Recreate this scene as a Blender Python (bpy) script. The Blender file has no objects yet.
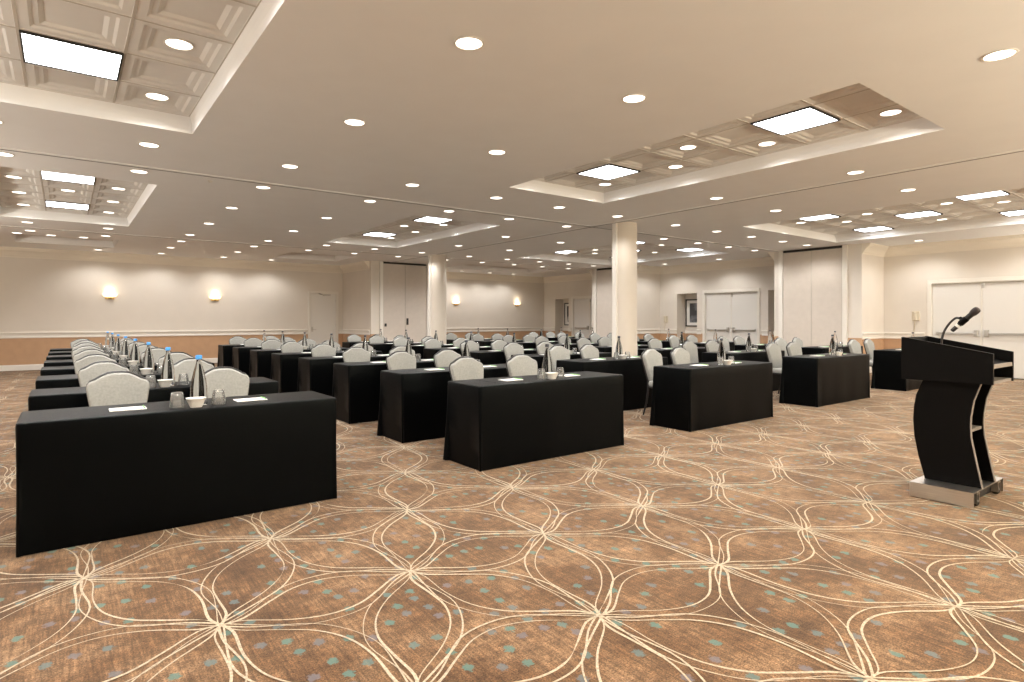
import bpy, bmesh, math, random
from mathutils import Vector, Matrix
random.seed(7)
PI = math.pi
SC = bpy.context.scene
COL = SC.collection
H = 3.225          # ceiling height
TH = 0.75         # table height

# ------------------------------------------------------------------ materials
def new_mat(name):
    m = bpy.data.materials.new(name); m.use_nodes = True
    nt = m.node_tree
    for n in list(nt.nodes):
        if n.type not in ('OUTPUT_MATERIAL', 'BSDF_PRINCIPLED'): nt.nodes.remove(n)
    return m, nt, nt.nodes['Principled BSDF']

def mat(name, col, rough=0.6, metal=0.0, noise=0.0, nscale=40.0, bump=0.0, bscale=200.0, sheen=0.0, spec=None, stretch=None):
    m, nt, b = new_mat(name)
    b.inputs['Roughness'].default_value = rough
    b.inputs['Metallic'].default_value = metal
    b.inputs['Sheen Weight'].default_value = sheen
    if spec is not None: b.inputs['Specular IOR Level'].default_value = spec
    c = (*col, 1)
    b.inputs['Base Color'].default_value = c
    if noise or bump:
        tc = nt.nodes.new('ShaderNodeTexCoord')
        mp = nt.nodes.new('ShaderNodeMapping'); nt.links.new(tc.outputs['Object'], mp.inputs[0])
        if stretch: mp.inputs['Scale'].default_value = stretch
    if noise:
        n = nt.nodes.new('ShaderNodeTexNoise'); n.inputs['Scale'].default_value = nscale; n.inputs['Detail'].default_value = 4
        nt.links.new(mp.outputs[0], n.inputs['Vector'])
        r = nt.nodes.new('ShaderNodeValToRGB')
        r.color_ramp.elements[0].position = 0.3; r.color_ramp.elements[1].position = 0.7
        r.color_ramp.elements[0].color = tuple(max(0, x * (1 - noise)) for x in col) + (1,)
        r.color_ramp.elements[1].color = tuple(min(1, x * (1 + noise)) for x in col) + (1,)
        nt.links.new(n.outputs['Fac'], r.inputs[0]); nt.links.new(r.outputs[0], b.inputs['Base Color'])
    if bump:
        n = nt.nodes.new('ShaderNodeTexNoise'); n.inputs['Scale'].default_value = bscale
        nt.links.new(mp.outputs[0], n.inputs['Vector'])
        bp = nt.nodes.new('ShaderNodeBump'); bp.inputs['Strength'].default_value = bump; bp.inputs['Distance'].default_value = 0.004
        nt.links.new(n.outputs['Fac'], bp.inputs['Height']); nt.links.new(bp.outputs[0], b.inputs['Normal'])
    return m

def emit(name, col, strength):
    m, nt, b = new_mat(name)
    b.inputs['Base Color'].default_value = (*col, 1)
    b.inputs['Emission Color'].default_value = (*col, 1)
    b.inputs['Emission Strength'].default_value = strength
    return m

M = {}
M['ceiling'] = mat('ceiling_paint', (0.82, 0.825, 0.82), 0.85, noise=0.012, nscale=3)
M['tile'] = mat('coffered_tile', (0.74, 0.73, 0.70), 0.8, noise=0.02, nscale=5)
M['grid'] = mat('tile_grid', (0.50, 0.46, 0.40), 0.6)
M['wall'] = mat('wall_vinyl', (0.69, 0.645, 0.58), 0.7, noise=0.02, nscale=2.5, bump=0.05, bscale=300)
M['wain'] = mat('wainscot_vinyl', (0.48, 0.30, 0.175), 0.65, noise=0.05, nscale=6)
M['trim'] = mat('trim_paint', (0.75, 0.72, 0.66), 0.45)
M['crown'] = mat('crown_paint', (0.77, 0.72, 0.63), 0.5)
M['door'] = mat('door_paint', (0.72, 0.705, 0.67), 0.45)
M['panel'] = mat('partition_fabric', (0.58, 0.525, 0.465), 0.8, noise=0.03, nscale=8)
M['column'] = mat('column_vinyl', (0.62, 0.565, 0.485), 0.55, noise=0.02, nscale=2)
M['dark'] = mat('dark_gap', (0.015, 0.013, 0.012), 0.6)
M['steel'] = mat('brushed_steel', (0.62, 0.60, 0.57), 0.32, metal=1.0, noise=0.08, nscale=6, stretch=(1, 1, 30))
M['chrome'] = mat('satin_chrome', (0.55, 0.53, 0.50), 0.3, metal=1.0)
M['cloth'] = mat('black_cloth', (0.0008, 0.0008, 0.0010), 0.48, noise=0.15, nscale=12, bump=0.10, bscale=500, spec=0.085)
M['cloth'].node_tree.nodes['Principled BSDF'].inputs['Specular Tint'].default_value = (0.80, 0.95, 1.0, 1)
M['cloth'].node_tree.nodes['Principled BSDF'].inputs['Roughness'].default_value = 0.42
M['clothtop'] = M['cloth']
M['fabric'] = mat('grey_chair_fabric', (0.295, 0.297, 0.275), 0.9, noise=0.10, nscale=60, bump=0.25, bscale=260)
M['frame'] = mat('black_frame', (0.018, 0.017, 0.017), 0.35)
M['laminate'] = mat('black_laminate', (0.003, 0.0028, 0.0028), 0.4, spec=0.07)
M['edgeband'] = mat('grey_edge_band', (0.20, 0.18, 0.165), 0.4)
M['paper'] = mat('white_paper', (0.86, 0.86, 0.84), 0.6)
M['green'] = mat('green_pen', (0.16, 0.42, 0.12), 0.45)
M['china'] = mat('white_china', (0.85, 0.84, 0.80), 0.35, noise=0.04, nscale=60)
M['candy'] = mat('pale_wrapped_mint', (0.72, 0.78, 0.66), 0.4)
M['bluecap'] = mat('blue_cap', (0.05, 0.30, 0.72), 0.4)
M['darkcap'] = mat('dark_cap', (0.03, 0.035, 0.05), 0.4)
M['mesh'] = mat('mic_grille', (0.045, 0.035, 0.035), 0.55, metal=0.5, bump=0.5, bscale=900)
M['gold'] = mat('brass', (0.75, 0.50, 0.20), 0.35, metal=1.0)
M['phone'] = mat('ivory_plastic', (0.62, 0.56, 0.44), 0.4)
M['picframe'] = mat('black_picture_frame', (0.02, 0.018, 0.016), 0.35)
M['matboard'] = mat('white_mat_board', (0.80, 0.79, 0.75), 0.7)
M['troffer'] = emit('troffer_diffuser', (0.94, 0.97, 1.0), 9.0)
M['lens'] = emit('downlight_lens', (1.0, 0.93, 0.83), 3.0)
M['sconce'] = emit('sconce_glass', (1.0, 0.84, 0.62), 0.85)

def glass(name, ior, col=(1, 1, 1)):
    m, nt, b = new_mat(name)
    b.inputs['Base Color'].default_value = (*col, 1)
    b.inputs['Roughness'].default_value = 0.02
    b.inputs['IOR'].default_value = ior
    b.inputs['Transmission Weight'].default_value = 1.0
    return m
def thin_glass(name, white=0.0):
    m, nt, b = new_mat(name)
    out = nt.nodes['Material Output']
    tr = nt.nodes.new('ShaderNodeBsdfTransparent'); tr.inputs[0].default_value = (0.97, 0.98, 0.98, 1)
    lw = nt.nodes.new('ShaderNodeLayerWeight'); lw.inputs[0].default_value = 0.35
    gl = nt.nodes.new('ShaderNodeBsdfGlossy'); gl.inputs['Roughness'].default_value = 0.04; gl.inputs[0].default_value = (1, 1, 1, 1)
    mx = nt.nodes.new('ShaderNodeMixShader'); nt.links.new(lw.outputs['Fresnel'], mx.inputs[0]); nt.links.new(tr.outputs[0], mx.inputs[1]); nt.links.new(gl.outputs[0], mx.inputs[2])
    df = nt.nodes.new('ShaderNodeBsdfDiffuse'); df.inputs[0].default_value = (0.85, 0.86, 0.85, 1)
    m2 = nt.nodes.new('ShaderNodeMixShader'); m2.inputs[0].default_value = white
    nt.links.new(mx.outputs[0], m2.inputs[1]); nt.links.new(df.outputs[0], m2.inputs[2]); nt.links.new(m2.outputs[0], out.inputs[0])
    return m
M['bottle'] = glass('water_bottle_glass', 1.34, (0.97, 0.98, 0.98))
M['tumbler'] = thin_glass('tumbler_glass', 0.09)

def picture_mat(name, dark, light):
    m, nt, b = new_mat(name)
    tc = nt.nodes.new('ShaderNodeTexCoord'); n = nt.nodes.new('ShaderNodeTexNoise')
    n.inputs['Scale'].default_value = 3; n.inputs['Detail'].default_value = 5
    nt.links.new(tc.outputs['Object'], n.inputs['Vector'])
    r = nt.nodes.new('ShaderNodeValToRGB')
    r.color_ramp.elements[0].position = 0.42; r.color_ramp.elements[0].color = (*dark, 1)
    r.color_ramp.elements[1].position = 0.62; r.color_ramp.elements[1].color = (*light, 1)
    nt.links.new(n.outputs['Fac'], r.inputs[0]); nt.links.new(r.outputs[0], b.inputs['Base Color'])
    b.inputs['Roughness'].default_value = 0.4
    return m
M['art'] = picture_mat('print_slate', (0.05, 0.05, 0.055), (0.25, 0.26, 0.29))
M['art2'] = picture_mat('print_mono', (0.02, 0.02, 0.02), (0.7, 0.69, 0.65))

def carpet_mat():
    m, nt, b = new_mat('patterned_carpet')
    N, L = nt.nodes, nt.links
    tc = N.new('ShaderNodeTexCoord')
    def mapping(scale, rot=0):
        mp = N.new('ShaderNodeMapping'); mp.inputs['Scale'].default_value = scale; mp.inputs['Rotation'].default_value = (0, 0, rot)
        L.new(tc.outputs['Object'], mp.inputs[0]); return mp
    def noise(scale, detail, mp, rough=0.6):
        n = N.new('ShaderNodeTexNoise'); n.inputs['Scale'].default_value = scale; n.inputs['Detail'].default_value = detail
        n.inputs['Roughness'].default_value = rough
        L.new(mp.outputs[0], n.inputs['Vector']); return n
    def ramp(fac, stops):
        r = N.new('ShaderNodeValToRGB'); els = r.color_ramp.elements
        while len(els) < len(stops): els.new(0.5)
        for e, (p, c) in zip(els, stops): e.position = p; e.color = (*c, 1) if len(c) == 3 else c
        L.new(fac, r.inputs[0]); return r
    def mix(fac, a, c, mode='MIX'):
        x = N.new('ShaderNodeMix'); x.data_type = 'RGBA'; x.blend_type = mode
        if isinstance(fac, float): x.inputs[0].default_value = fac
        else: L.new(fac, x.inputs[0])
        L.new(a, x.inputs[6]); L.new(c, x.inputs[7]); return x
    # large tone drift between tan and russet
    big = noise(2.2, 5, mapping((1, 1, 1)))
    base = ramp(big.outputs['Fac'], [(0.32, (0.058, 0.027, 0.013)), (0.48, (0.115, 0.060, 0.029)), (0.68, (0.21, 0.128, 0.072))])
    # ribs running along the room, woven streaks
    st = noise(1.0, 5, mapping((70, 5, 1)), 0.7)
    stc = ramp(st.outputs['Fac'], [(0.30, (0.30, 0.27, 0.27)), (0.52, (0.95, 0.95, 0.95)), (0.74, (1.75, 1.75, 1.72))])
    c1 = mix(0.85, base.outputs[0], stc.outputs[0], 'MULTIPLY')
    st2 = noise(1.0, 4, mapping((12, 60, 1)), 0.65)
    stc2 = ramp(st2.outputs['Fac'], [(0.32, (0.55, 0.52, 0.50)), (0.5, (1, 1, 1)), (0.72, (1.35, 1.33, 1.30))])
    c2 = mix(0.55, c1.outputs[2], stc2.outputs[0], 'MULTIPLY')
    fine = noise(150, 3, mapping((1, 1, 1)))
    finec = ramp(fine.outputs['Fac'], [(0.34, (0.30, 0.28, 0.28)), (0.66, (1.8, 1.8, 1.78))])
    mid = noise(16, 4, mapping((1, 1, 1)), 0.7)
    midc = ramp(mid.outputs['Fac'], [(0.32, (0.55, 0.50, 0.48)), (0.5, (1, 1, 1)), (0.70, (1.55, 1.5, 1.45))])
    c2b = mix(0.9, c2.outputs[2], midc.outputs[0], 'MULTIPLY')
    c3 = mix(0.85, c2b.outputs[2], finec.outputs[0], 'MULTIPLY')
    # teal flecks on a loose grid
    mp = mapping((10.0, 8.4, 1))
    vo = N.new('ShaderNodeTexVoronoi'); vo.voronoi_dimensions = '2D'; vo.inputs['Scale'].default_value = 1.0; vo.inputs['Randomness'].default_value = 0.55
    L.new(mp.outputs[0], vo.inputs['Vector'])
    near = N.new('ShaderNodeMapRange'); near.inputs[1].default_value = 0.24; near.inputs[2].default_value = 0.17
    wob = noise(60, 2, mapping((1, 1, 1)))
    addw = N.new('ShaderNodeMath'); addw.operation = 'MULTIPLY_ADD'; addw.inputs[1].default_value = 0.42; 
    L.new(wob.outputs['Fac'], addw.inputs[0]); L.new(vo.outputs['Distance'], addw.inputs[2])
    sb = N.new('ShaderNodeMath'); sb.operation = 'SUBTRACT'; sb.inputs[1].default_value = 0.21
    L.new(addw.outputs[0], sb.inputs[0])
    L.new(sb.outputs[0], near.inputs[0])
    sep = N.new('ShaderNodeSeparateColor'); L.new(vo.outputs['Color'], sep.inputs[0])
    pick = N.new('ShaderNodeMath'); pick.operation = 'GREATER_THAN'; pick.inputs[1].default_value = 0.52
    L.new(sep.outputs[0], pick.inputs[0])
    fl = N.new('ShaderNodeMath'); fl.operation = 'MULTIPLY'; L.new(near.outputs[0], fl.inputs[0]); L.new(pick.outputs[0], fl.inputs[1])
    fl2 = N.new('ShaderNodeMath'); fl2.operation = 'MULTIPLY'; fl2.inputs[1].default_value = 0.78; L.new(fl.outputs[0], fl2.inputs[0])
    teal = ramp(sep.outputs[1], [(0.3, (0.075, 0.17, 0.155)), (0.6, (0.09, 0.14, 0.15)), (0.85, (0.13, 0.12, 0.14))])
    c4 = mix(fl2.outputs[0], c3.outputs[2], teal.outputs[0])
    L.new(c4.outputs[2], b.inputs['Base Color'])
    b.inputs['Roughness'].default_value = 0.95
    b.inputs['Specular IOR Level'].default_value = 0.15
    b.inputs['Sheen Weight'].default_value = 0.20; b.inputs['Sheen Tint'].default_value = (1.0, 0.86, 0.68, 1)
    bp = N.new('ShaderNodeBump'); bp.inputs['Strength'].default_value = 0.3; bp.inputs['Distance'].default_value = 0.003
    L.new(fine.outputs['Fac'], bp.inputs['Height']); L.new(bp.outputs[0], b.inputs['Normal'])
    return m
M['carpet'] = carpet_mat()
M['carpetline'] = mat('carpet_cream_line', (0.46, 0.385, 0.285), 0.95, noise=0.3, nscale=90, spec=0.1)

# ------------------------------------------------------------------ mesh helpers
def link(name, bm, mats, parent=None, smooth=False, loc=None, recalc=True):
    if recalc: bmesh.ops.recalc_face_normals(bm, faces=bm.faces[:])
    me = bpy.data.meshes.new(name); bm.to_mesh(me); bm.free()
    for m in (mats if isinstance(mats, (list, tuple)) else [mats]): me.materials.append(m)
    if smooth:
        for p in me.polygons: p.use_smooth = True
        try: me.set_sharp_from_angle(angle=math.radians(40))
        except Exception: pass
    o = bpy.data.objects.new(name, me); COL.objects.link(o)
    if parent: o.parent = parent
    if loc: o.location = loc
    return o
def empty(name, loc=(0, 0, 0), rz=0):
    o = bpy.data.objects.new(name, None); COL.objects.link(o)
    o.location = loc; o.rotation_euler = (0, 0, rz); o.empty_display_size = 0.1
    return o
def tag(o, label=None, cat=None, group=None, kind=None):
    if label: o['label'] = label
    if cat: o['category'] = cat
    if group: o['group'] = group
    if kind: o['kind'] = kind
    return o
def struct(o): o['kind'] = 'structure'; return o
def copy_tree(o, parent=None):
    c = o.copy(); COL.objects.link(c); c.parent = parent
    for ch in list(o.children): copy_tree(ch, c)
    return c
def quad(bm, pts, mi=0):
    f = bm.faces.new([bm.verts.new(p) for p in pts]); f.material_index = mi; return f
def box(bm, x0, x1, y0, y1, z0, z1, mi=0, bevel=0.0):
    r = bmesh.ops.create_cube(bm, size=1.0)
    vs = r['verts']
    for v in vs: v.co = Vector(((x0 + x1) / 2 + v.co.x * (x1 - x0), (y0 + y1) / 2 + v.co.y * (y1 - y0), (z0 + z1) / 2 + v.co.z * (z1 - z0)))
    fs = set(f for v in vs for f in v.link_faces)
    for f in fs: f.material_index = mi
    if bevel:
        es = list(set(e for v in vs for e in v.link_edges))
        r = bmesh.ops.bevel(bm, geom=es, offset=bevel, segments=2, affect='EDGES', profile=0.5)
        for f in r['faces']: f.material_index = mi
def tube(bm, pts, rad, seg=8, mi=0, caps=True):
    pts = [Vector(p) for p in pts]; n = len(pts)
    rads = rad if isinstance(rad, (list, tuple)) else [rad] * n
    rings = []; up = None
    for i, p in enumerate(pts):
        t = (pts[min(i + 1, n - 1)] - pts[max(i - 1, 0)]).normalized()
        if up is None:
            up = Vector((0, 0, 1)) if abs(t.z) < 0.9 else Vector((1, 0, 0))
        a = t.cross(up).normalized(); b = a.cross(t).normalized(); up = b
        rings.append([bm.verts.new(p + (a * math.cos(2 * PI * k / seg) + b * math.sin(2 * PI * k / seg)) * rads[i]) for k in range(seg)])
    for r0, r1 in zip(rings, rings[1:]):
        for k in range(seg):
            f = bm.faces.new((r0[k], r0[(k + 1) % seg], r1[(k + 1) % seg], r1[k])); f.material_index = mi
    if caps:
        for r in (rings[0], rings[-1][::-1]):
            f = bm.faces.new(r); f.material_index = mi
def lathe(bm, prof, seg=24, c=(0, 0, 0), mi=0, close=False):
    rings = []
    for r, z in prof:
        if r < 1e-6: rings.append([bm.verts.new((c[0], c[1], c[2] + z))])
        else: rings.append([bm.verts.new((c[0] + r * math.cos(2 * PI * k / seg), c[1] + r * math.sin(2 * PI * k / seg), c[2] + z)) for k in range(seg)])
    pairs = list(zip(rings, rings[1:]))
    if close: pairs.append((rings[-1], rings[0]))
    for a, b in pairs:
        if len(a) == 1 and len(b) == 1: continue
        for k in range(seg):
            k2 = (k + 1) % seg
            if len(a) == 1: f = bm.faces.new((a[0], b[k2], b[k]))
            elif len(b) == 1: f = bm.faces.new((a[k], a[k2], b[0]))
            else: f = bm.faces.new((a[k], a[k2], b[k2], b[k]))
            f.material_index = mi
def sweep(bm, poly, prof, mi=0):
    """profile (offset to the right of travel, z) swept along a mitred plan polyline"""
    P = [Vector((p[0], p[1])) for p in poly]; n = len(P); rings = []
    for i in range(n):
        ds = []
        if i > 0: ds.append((P[i] - P[i - 1]).normalized())
        if i < n - 1: ds.append((P[i + 1] - P[i]).normalized())
        ns = [Vector((d.y, -d.x)) for d in ds]
        if len(ns) == 2:
            m = (ns[0] + ns[1]).normalized(); m = m / max(0.2, m.dot(ns[0]))
        else: m = ns[0]
        rings.append([bm.verts.new((P[i].x + m.x * d, P[i].y + m.y * d, z)) for d, z in prof])
    k = len(prof)
    for a, b in zip(rings, rings[1:]):
        for j in range(k):
            j2 = (j + 1) % k
            f = bm.faces.new((a[j], a[j2], b[j2], b[j])); f.material_index = mi
    for r in (rings[0], rings[-1]):
        try: bm.faces.new(r).material_index = mi
        except Exception: pass

# ------------------------------------------------------------------ room bounds
UL, UR, VN, VF = -3.0, 17.1, -2.0, 20.3

# ---- floor with woven line pattern (pattern strips are part of the carpet mesh)
def bez(p0, p1, p2, p3, n=14):
    out = []
    for i in range(n + 1):
        t = i / n; s = 1 - t
        out.append(p0 * s ** 3 + p1 * 3 * s * s * t + p2 * 3 * s * t * t + p3 * t ** 3)
    return out
def spline(pts, n=5):
    out = []
    P = [pts[0]] + pts + [pts[-1]]
    for i in range(1, len(P) - 2):
        a, b, c, d = P[i - 1], P[i], P[i + 1], P[i + 2]
        for k in range(n):
            t = k / n
            out.append(0.5 * ((2 * b) + (c - a) * t + (2 * a - 5 * b + 4 * c - d) * t * t + (3 * b - a - 3 * c + d) * t ** 3))
    out.append(pts[-1]); return out
def floor():
    bm = bmesh.new()
    quad(bm, [(UL, VN, 0), (UR, VN, 0), (UR, VF, 0), (UL, VF, 0)], 0)
    E1 = Vector((0.4575, 0.933)); E3 = Vector((0.915, 0.0)); E2 = E3 - E1
    cnt = [0]
    def ribbon(pts, w0, w1):
        prev = None; n = len(pts); cnt[0] += 1
        z = 0.0010 + (cnt[0] * 7 % 60) * 0.00005
        ph = random.uniform(0, 6.28); gap = random.randrange(n * 3)
        for i, p in enumerate(pts):
            if not (UL < p.x < UR and VN < p.y < VF): prev = None; continue
            t = (pts[min(i + 1, n - 1)] - pts[max(i - 1, 0)]).normalized(); nn = Vector((-t.y, t.x))
            f = i / (n - 1); w = w0 * (0.5 + 0.22 * math.sin(ph + 5 * f)) * (1 + 0.45 * (2 * f - 1) ** 4)
            w *= min(1.0, 0.12 + abs(i - gap) / 3.5)
            cur = (bm.verts.new((p.x + nn.x * w, p.y + nn.y * w, z)), bm.verts.new((p.x - nn.x * w, p.y - nn.y * w, z)))
            if prev: bm.faces.new((prev[0], prev[1], cur[1], cur[0])).material_index = 1
            prev = cur
    def local(o, e, pts):
        q = Vector((-e.y, e.x)) / e.length
        return [o + e * s + q * w for s, w in pts]
    for j in range(-4, 25):
        for i in range(-16, 24):
            o = Vector((1.46, 2.82)) + E1 * j + E3 * i - E3 * (j // 2)
            if not (UL - 1 < o.x < UR + 1 and VN - 1 < o.y < VF + 1): continue
            jit = lambda s: Vector((random.uniform(-s, s), random.uniform(-s, s)))
            # pointed eye along each of the three lattice directions, an inner and an outer line on each side
            for e, wi, wo in ((E1, 0.160, 0.214), (E2, 0.166, 0.222), (E3, 0.190, 0.246)):
                for sg in (1, -1):
                    for prof, wm, w in ((((0, 0), (0.10, 0.03), (0.25, 0.52), (0.39, 0.92), (0.55, 1.0), (0.72, 0.70), (0.90, 0.10), (1, 0)), wi, 0.0085),
                                        (((0.03, 0.0), (0.15, 0.27), (0.33, 0.84), (0.50, 1.0), (0.68, 0.88), (0.85, 0.42), (0.97, 0.04), (1, 0)), wo, 0.0066)):
                        if sg < 0: prof = tuple((1 - q, y) for q, y in reversed(prof))
                        pts = local(o, e, [(q, sg * wm * y) for q, y in prof])
                        ribbon(spline(pts, 4), w, w)
    o = link('floor', bm, [M['carpet'], M['carpetline']], recalc=False)
    for p in o.data.polygons:
        if p.normal.z < 0: p.flip()
    return struct(o)
floor()

# ---- ceiling trays
TRAYS = []   # (u0,u1,v0,v1, nu, nv)
for v0, v1, nv in ((2.12, 6.80, 7), (9.66, 14.28, 7), (16.95, 18.72, 3)):
    for u0, u1, nu in ((-0.93, 1.05, 3), (5.08, 7.0, 3), (11.0, 15.05, 6)):
        TRAYS.append((u0, u1, v0, v1, nu, nv))
TZ = 3.385   # tile plane
TI = 0.03    # cove inset
def inset(nu): return 0.17 if nu == 6 else TI
def ceiling():
    us = sorted(set([UL, UR] + [t[0] for t in TRAYS] + [t[1] for t in TRAYS]))
    vs = sorted(set([VN, VF] + [t[2] for t in TRAYS] + [t[3] for t in TRAYS]))
    bm = bmesh.new()
    for a, b in zip(us, us[1:]):
        for c, d in zip(vs, vs[1:]):
            if any(t[0] - 1e-6 <= a and b <= t[1] + 1e-6 and t[2] - 1e-6 <= c and d <= t[3] + 1e-6 for t in TRAYS): continue
            quad(bm, [(a, c, H), (a, d, H), (b, d, H), (b, c, H)])
    bmesh.ops.remove_doubles(bm, verts=bm.verts[:], dist=1e-4)
    c = struct(link('ceiling', bm, M['ceiling'], recalc=False))
    for k, (u0, u1, v0, v1, nu, nv) in enumerate(TRAYS):
        bm = bmesh.new()
        # curved cove
        prof = [(0, H), (0.0, H + 0.03), (0.004, H + 0.07), (0.012, H + 0.11), (0.022, H + 0.14), (TI, TZ)]
        rings = [[bm.verts.new((u0 + d, v0 + d, z)), bm.verts.new((u1 - d * inset(nu) / TI, v0 + d, z)), bm.verts.new((u1 - d * inset(nu) / TI, v1 - d, z)), bm.verts.new((u0 + d, v1 - d, z))] for d, z in prof]
        for a, b in zip(rings, rings[1:]):
            for q in range(4):
                f = bm.faces.new((a[q], a[(q + 1) % 4], b[(q + 1) % 4], b[q])); f.material_index = 0
        pu = (u1 - u0 - TI - inset(nu)) / nu; pv = (v1 - v0 - 2 * TI) / nv
        for i in range(nu):
            for j in range(nv):
                a0, a1 = u0 + TI + i * pu, u0 + TI + (i + 1) * pu; b0, b1 = v0 + TI + j * pv, v0 + TI + (j + 1) * pv
                lv = [(0, 0, 2), (0.010, 0, 1), (0.012, 0.004, 1), (0.07, 0.005, 1), (0.090, 0.018, 1), (0.125, 0.020, 1), (0.155, 0.036, 1)]
                prev = None
                for ins, dz, mi in lv:
                    cur = [bm.verts.new(p) for p in ((a0 + ins, b0 + ins, TZ + dz), (a1 - ins, b0 + ins, TZ + dz), (a1 - ins, b1 - ins, TZ + dz), (a0 + ins, b1 - ins, TZ + dz))]
                    if prev:
                        for q in range(4):
                            f = bm.faces.new((prev[q], prev[(q + 1) % 4], cur[(q + 1) % 4], cur[q])); f.material_index = pm
                    prev, pm = cur, lv[lv.index((ins, dz, mi))][2]
                    if ins == 0: pm = 2
                f = bm.faces.new(prev); f.material_index = 1
        bmesh.ops.remove_doubles(bm, verts=bm.verts[:], dist=1e-5)
        t = link('ceiling_tray', bm, [M['ceiling'], M['tile'], M['grid']], parent=None)
        struct(t)
        # face normals into the room
        me = t.data
        flip = [p for p in me.polygons if p.material_index == 1 and p.normal.z > 0.5]
        if len(flip) > 3: me.flip_normals()
ceiling()
def tile_center(k, i, j):
    u0, u1, v0, v1, nu, nv = TRAYS[k]
    pu = (u1 - u0 - TI - inset(nu)) / nu; pv = (v1 - v0 - 2 * TI) / nv
    return u0 + TI + (i + 0.5) * pu, v0 + TI + (j + 0.5) * pv, pu, pv

# ---- walls with openings and wainscot bands
ORD = ['first', 'second', 'third', 'fourth', 'fifth', 'sixth', 'seventh', 'eighth', 'ninth', 'tenth', 'eleventh', 'twelfth', 'thirteenth', 'fourteenth']
def wall(name, axis, pos, a0, a1, holes, thick=0.2, out=1, bands=True):
    """axis 'u': wall plane at v=pos running along u; axis 'v': plane at u=pos running along v. out=+1 -> body lies at larger pos"""
    bm = bmesh.new()
    As = sorted(set([a0, a1] + [h[0] for h in holes] + [h[1] for h in holes]))
    Zs = sorted(set([0, H] + ([0.14, 0.88] if bands else []) + [h[2] for h in holes] + [h[3] for h in holes]))
    def P(a, z, d=0):
        return (a, pos + out * d, z) if axis == 'u' else (pos + out * d, a, z)
    for x0, x1 in zip(As, As[1:]):
        for z0, z1 in zip(Zs, Zs[1:]):
            if any(h[0] <= x0 and x1 <= h[1] and h[2] <= z0 and z1 <= h[3] for h in holes): continue
            mi = 1 if bands and z1 <= 0.88 + 1e-6 else 0
            quad(bm, [P(x0, z0), P(x1, z0), P(x1, z1), P(x0, z1)], mi)
            quad(bm, [P(x0, z0, thick), P(x0, z1, thick), P(x1, z1, thick), P(x1, z0, thick)], 0)
    for h in holes:
        for q in ([(h[0], h[2]), (h[0], h[3])], [(h[1], h[2]), (h[1], h[3])], [(h[0], h[3]), (h[1], h[3])]):
            quad(bm, [P(*q[0]), P(*q[1]), P(*q[1], thick), P(*q[0], thick)], 0)
    for q in ([(a0, 0), (a0, H)], [(a1, 0), (a1, H)]):
        quad(bm, [P(*q[0]), P(*q[1]), P(*q[1], thick), P(*q[0], thick)], 0)
    bmesh.ops.remove_doubles(bm, verts=bm.verts[:], dist=1e-5)
    return struct(link(name, bm, [M['wall'], M['wain']]))
DOORS = [(3.40, 5.54), (9.98, 12.03), (16.42, 18.45)]
OPEN = [(8.86, 9.72), (12.26, 13.08), (18.66, 19.52)]
DH = 2.23
wall('wall_back', 'u', VF, UL - 0.2, UR + 0.2, [(6.70, 7.62, 0, 2.24)])
wall('wall_right', 'v', UR, VN, VF, [(a + 0.07, b - 0.07, 0, DH) for a, b in DOORS] + [(a, b, 0, 2.24) for a, b in OPEN])
wall('wall_left', 'v', UL, VN, VF, [], out=-1)
wall('wall_front', 'u', VN, UL - 0.2, UR + 0.2, [], out=-1)
# wall piers that pocket the folding partitions
def pier(name, u0, u1, v0, v1):
    bm = bmesh.new()
    for z0, z1, mi in ((0, 0.88, 1), (0.88, H, 0)):
        for p, q in (((u0, v0), (u1, v0)), ((u1, v0), (u1, v1)), ((u1, v1), (u0, v1)), ((u0, v1), (u0, v0))):
            quad(bm, [(p[0], p[1], z0), (q[0], q[1], z0), (q[0], q[1], z1), (p[0], p[1], z1)], mi)
    bmesh.ops.remove_doubles(bm, verts=bm.verts[:], dist=1e-5)
    return struct(link(name, bm, [M['wall'], M['wain']]))
PB = [(15.80, UR, 6.53, 8.80), (15.80, UR, 13.82, 15.95)]
pier('wall_pier', *PB[0]); pier('wall_pier', *PB[1]); pier('wall_pier', 7.86, 10.0, 17.9, VF)
# alcoves
for k, (a, b) in enumerate(OPEN):
    bm = bmesh.new(); d = UR + 0.45
    for z0, z1, mi in ((0, 0.88, 1), (0.88, 2.24, 0)):
        quad(bm, [(d, a - 0.3, z0), (d, b, z0), (d, b, z1), (d, a - 0.3, z1)], mi)
        quad(bm, [(UR + 0.2, b, z0), (d, b, z0), (d, b, z1), (UR + 0.2, b, z1)], mi)
        quad(bm, [(UR + 0.2, a - 0.3, z0), (d, a - 0.3, z0), (d, a - 0.3, z1), (UR + 0.2, a - 0.3, z1)], mi)
    quad(bm, [(UR + 0.2, a - 0.3, 2.24), (d, a - 0.3, 2.24), (d, b, 2.24), (UR + 0.2, b, 2.24)], 0)
    quad(bm, [(UR + 0.0, a - 0.3, 0.0), (d, a - 0.3, 0.0), (d, b, 0.0), (UR + 0.0, b, 0.0)], 2)
    struct(link('wall_alcove', bm, [M['wall'], M['wain'], M['carpet']]))
    bm = bmesh.new()
    sweep(bm, [(d, b - 0.005), (d, a - 0.3)], [(0, 0.86), (0.025, 0.86), (0.02, 0.93), (0, 0.97)])
    struct(link('trim_alcove', bm, M['trim']))

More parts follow.
